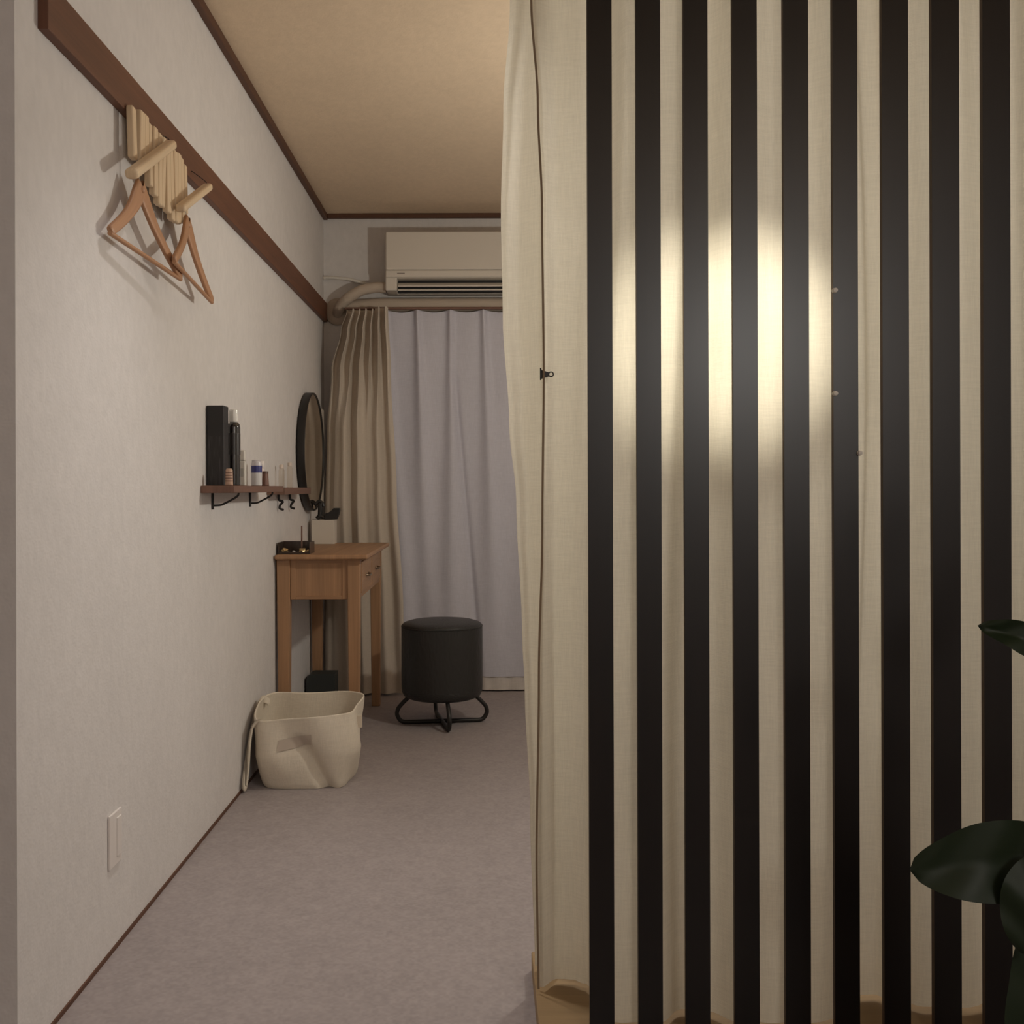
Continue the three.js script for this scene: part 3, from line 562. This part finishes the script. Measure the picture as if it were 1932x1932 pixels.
// ---------------------------------------------------------------- stool
{
  const x = -0.191, d = 4.375, r = 0.176;
  const t = thing('stool', 'round black leather stool on curved black tube feet', 'stool', [x, 0, d]);
  mesh('cushion', lathe([[0, 0.118], [0.150, 0.118], [0.166, 0.126], [r - 0.002, 0.142], [r, 0.16], [r, 0.42], [r - 0.003, 0.430], [r - 0.012, 0.437], [0.14, 0.444], [0.08, 0.449], [0, 0.451]], x, 0, d, 72), M.leather, t);
  const seam = new THREE.TorusGeometry(r - 0.0015, 0.003, 8, 72); seam.rotateX(Math.PI / 2); seam.translate(x, 0.424, -d); mesh('piping', seam, M.leather, t);
  for (const a of [0.11, 0.20 + Math.PI / 2]) {
    const c = Math.cos(a), s = Math.sin(a), P = (q, y) => V(x + q * c, y, d + q * s);
    mesh('leg', tube([P(-0.135, 0.125), P(-0.165, 0.098), P(-0.190, 0.070), P(-0.196, 0.045), P(-0.185, 0.022), P(-0.160, 0.010), P(0, 0.010), P(0.160, 0.010), P(0.185, 0.022), P(0.196, 0.045), P(0.190, 0.070), P(0.165, 0.098), P(0.135, 0.125)], 0.0092, 90, 10), M.blackMetal, t);
  }
}

// ---------------------------------------------------------------- canvas basket
{
  const cx = -0.612, cd = 3.545;
  const t = thing('canvas_basket', 'slouching cream canvas basket on the floor in front of the desk', 'basket', [cx, 0, cd]);
  const sq = a => { const c = Math.cos(a), s = Math.sin(a), k = Math.pow(Math.abs(c) ** 5 + Math.abs(s) ** 5, -0.2); return [c * k, s * k]; };
  // a: angle, 0 = +x (towards the room), PI/2 = away from the camera, 3PI/2 = towards the camera; v: 0 floor .. 1 rim
  const P = (a, v, off = 0) => {
    const [c, s] = sq(a);
    const front = Math.max(0, -s), back = Math.max(0, s), lft = Math.max(0, -c), rgt = Math.max(0, c);
    let rx = 0.145 + 0.026 * Math.min(1, v * 2.2) + 0.008 * v, rd = 0.128 + 0.012 * Math.min(1, v * 2) ;
    if (c < 0) rx += 0.012 * Math.sin(v * Math.PI); else rx -= 0.006 * v;
    const rim = 0.264 - front * (0.010 + 0.030 * (1 - c) / 2) + 0.010 * back + 0.003 * Math.sin(a * 3);
    let x = c * (rx + off), d = s * (rd + off), y = rim * v;
    // dent and diagonal crease on the camera side
    const fx = x / rx;
    const crease = fx + 0.35 - 0.9 * (1 - v);
    d += front * (0.026 * gauss(crease, 0, 0.10) * (v < 0.55 ? 1 : Math.max(0, 1 - (v - 0.55) * 4)) - 0.014 * gauss(fx, -0.45, 0.25) * gauss(v, 0.35, 0.2));
    d += front * 0.010 * Math.sin(fx * 5 + v * 4) * v + back * 0.01 * Math.sin(fx * 4) * v;
    x += rgt * 0.008 * Math.sin(v * 6 + s * 3) + lft * 0.008 * Math.sin(v * 5 + s * 2);
    if (v < 0.05) { const k = (0.05 - v) / 0.05; x *= 1 - 0.02 * k; d *= 1 - 0.02 * k; }
    return [cx + x - 0.004, y + 0.001, -(cd + d)];
  };
  const N = 140, body = grid(N, 40, (u, v) => { const a = u * Math.PI * 2, q = P(a, v); return [...q, u * 1.1, v * 0.27]; }, true);
  const inner = grid(N, 40, (u, v) => { const a = u * Math.PI * 2, q = P(a, v, -0.006); return [q[0], q[1] + (v < 0.02 ? 0.004 : 0), q[2], u * 1.1, v * 0.27]; }, true);
  const rimg = grid(N, 6, (u, v) => { const a = u * Math.PI * 2, q = P(a, 1), i = P(a, 1, -0.006), k = v * Math.PI; const f = (1 - Math.cos(k)) / 2; return [q[0] + (i[0] - q[0]) * f, q[1] + 0.004 * Math.sin(k), q[2] + (i[2] - q[2]) * f, u, v * 0.01]; }, true);
  const bottom = grid(N, 4, (u, v) => { const q = P(u * Math.PI * 2, 0); return [cx + (q[0] - cx) * v, 0.003, -cd + (q[2] + cd) * v]; });
  mesh('basket_body', [body, inner, rimg, bottom], M.canvas, t);
  mesh('label_patch', grid(16, 6, (u, v) => { const q = P(Math.PI * 1.5 - 0.45 + 0.58 * u, 0.57 + 0.15 * v + 0.05 * u, 0.003); return q; }), M.canvasPatch, t);
  { const q = P(-0.28, 0.82, 0); mesh('side_tab', bx(q[0] - 0.006, q[0] + 0.018, q[1] - 0.026, q[1] + 0.018, -q[2] - 0.002, -q[2] + 0.002, 0.0015), mat(0.68, 0.60, 0.50, 0.8), t); }
  // strap loop that hangs down the wall side
  const path = new THREE.CatmullRomCurve3([V(-0.783, 0.255, 3.62), V(-0.800, 0.268, 3.60), V(-0.812, 0.24, 3.55), V(-0.816, 0.15, 3.46), V(-0.817, 0.06, 3.395), V(-0.815, 0.026, 3.372), V(-0.810, 0.022, 3.385), V(-0.806, 0.075, 3.398), V(-0.803, 0.15, 3.405), V(-0.795, 0.21, 3.415), V(-0.772, 0.232, 3.428)], false, 'catmullrom', 0.4);
  const ribbon = grid(4, 90, (u, v) => { const p = path.getPoint(v), tg = path.getTangent(v), side = new THREE.Vector3(1, 0, 0).cross(tg).normalize(); p.addScaledVector(side, (u - 0.5) * 0.026); p.x += 0.003 * Math.sin(u * Math.PI); return [p.x, p.y, p.z, u * 0.03, v * 0.5]; });
  const ribbon2 = ribbon.clone(); ribbon2.translate(0.0035, 0, 0);
  mesh('handle', [ribbon, ribbon2], M.canvas, t);
}

// ---------------------------------------------------------------- plant beside the partition
{
  const sx = 0.80, sd = 1.32;
  const t = thing('potted_plant', 'dark broad-leaved plant standing in front of the black slats', 'plant', [sx, 0, sd]);
  mesh('pot', lathe([[0, 0], [0.085, 0], [0.09, 0.006], [0.115, 0.21], [0.12, 0.215], [0.12, 0.235], [0.108, 0.235], [0.106, 0.20], [0, 0.20]], sx, 0, sd, 48), mat(0.10, 0.09, 0.08, 0.6), t);
  mesh('soil', lathe([[0, 0.202], [0.104, 0.200]], sx, 0, sd, 32), mat(0.03, 0.02, 0.015, 0.95), t);
  mesh('stem', tube([V(sx, 0.19, sd), V(sx + 0.01, 0.40, sd + 0.01), V(sx - 0.005, 0.62, sd), V(sx + 0.01, 0.90, sd + 0.01)], 0.008, 40, 10), mat(0.05, 0.05, 0.025, 0.7), t);
  const leaf = (B, T, w, n0, curl = 0.02) => {
    const ax = T.clone().sub(B), len = ax.length(), dir = ax.clone().normalize(), side = dir.clone().cross(n0).normalize(), nrm = side.clone().cross(dir).normalize();
    const g = grid(14, 30, (u, v) => {
      const k = v, prof = Math.pow(Math.max(0, Math.sin(Math.pow(k, 0.9) * Math.PI)), 0.52), s = (u - 0.5) * 2;
      const q = B.clone().addScaledVector(ax, k).addScaledVector(side, s * w * 0.5 * prof).addScaledVector(nrm, -curl * Math.pow(k - 0.4, 2) * 3 + Math.abs(s) * 0.012 * prof + 0.003 * Math.sin(k * 14 + s * 3));
      return [q.x, q.y, q.z, s, k];
    });
    mesh('leaf', [g, rod(B.clone().addScaledVector(dir, -0.03), B.clone().addScaledVector(dir, 0.02), 0.003)], M.leaf, t);
  };
  const f = new THREE.Vector3(0, 0.25, 1).normalize(), fu = new THREE.Vector3(-0.3, 0.5, 0.8).normalize();
  leaf(V(0.770, 0.792, 1.335), V(0.664, 0.838, 1.33), 0.046, f);
  leaf(V(0.772, 0.535, 1.34), V(0.569, 0.511, 1.33), 0.103, f);
  leaf(V(0.722, 0.545, 1.30), V(0.688, 0.416, 1.285), 0.082, new THREE.Vector3(-0.5, 0.3, 0.8).normalize());
  leaf(V(0.745, 0.20, 1.31), V(0.728, 0.428, 1.325), 0.128, f);
  leaf(V(0.84, 0.66, 1.33), V(1.02, 0.70, 1.36), 0.09, f);
  leaf(V(0.83, 0.45, 1.31), V(1.00, 0.40, 1.28), 0.10, f);
  leaf(V(0.82, 0.86, 1.33), V(0.92, 1.02, 1.35), 0.08, f);
  leaf(V(0.81, 0.56, 1.25), V(0.85, 0.60, 1.08), 0.09, new THREE.Vector3(0, 1, 0.2).normalize());
}

renderer.render(scene, camera);
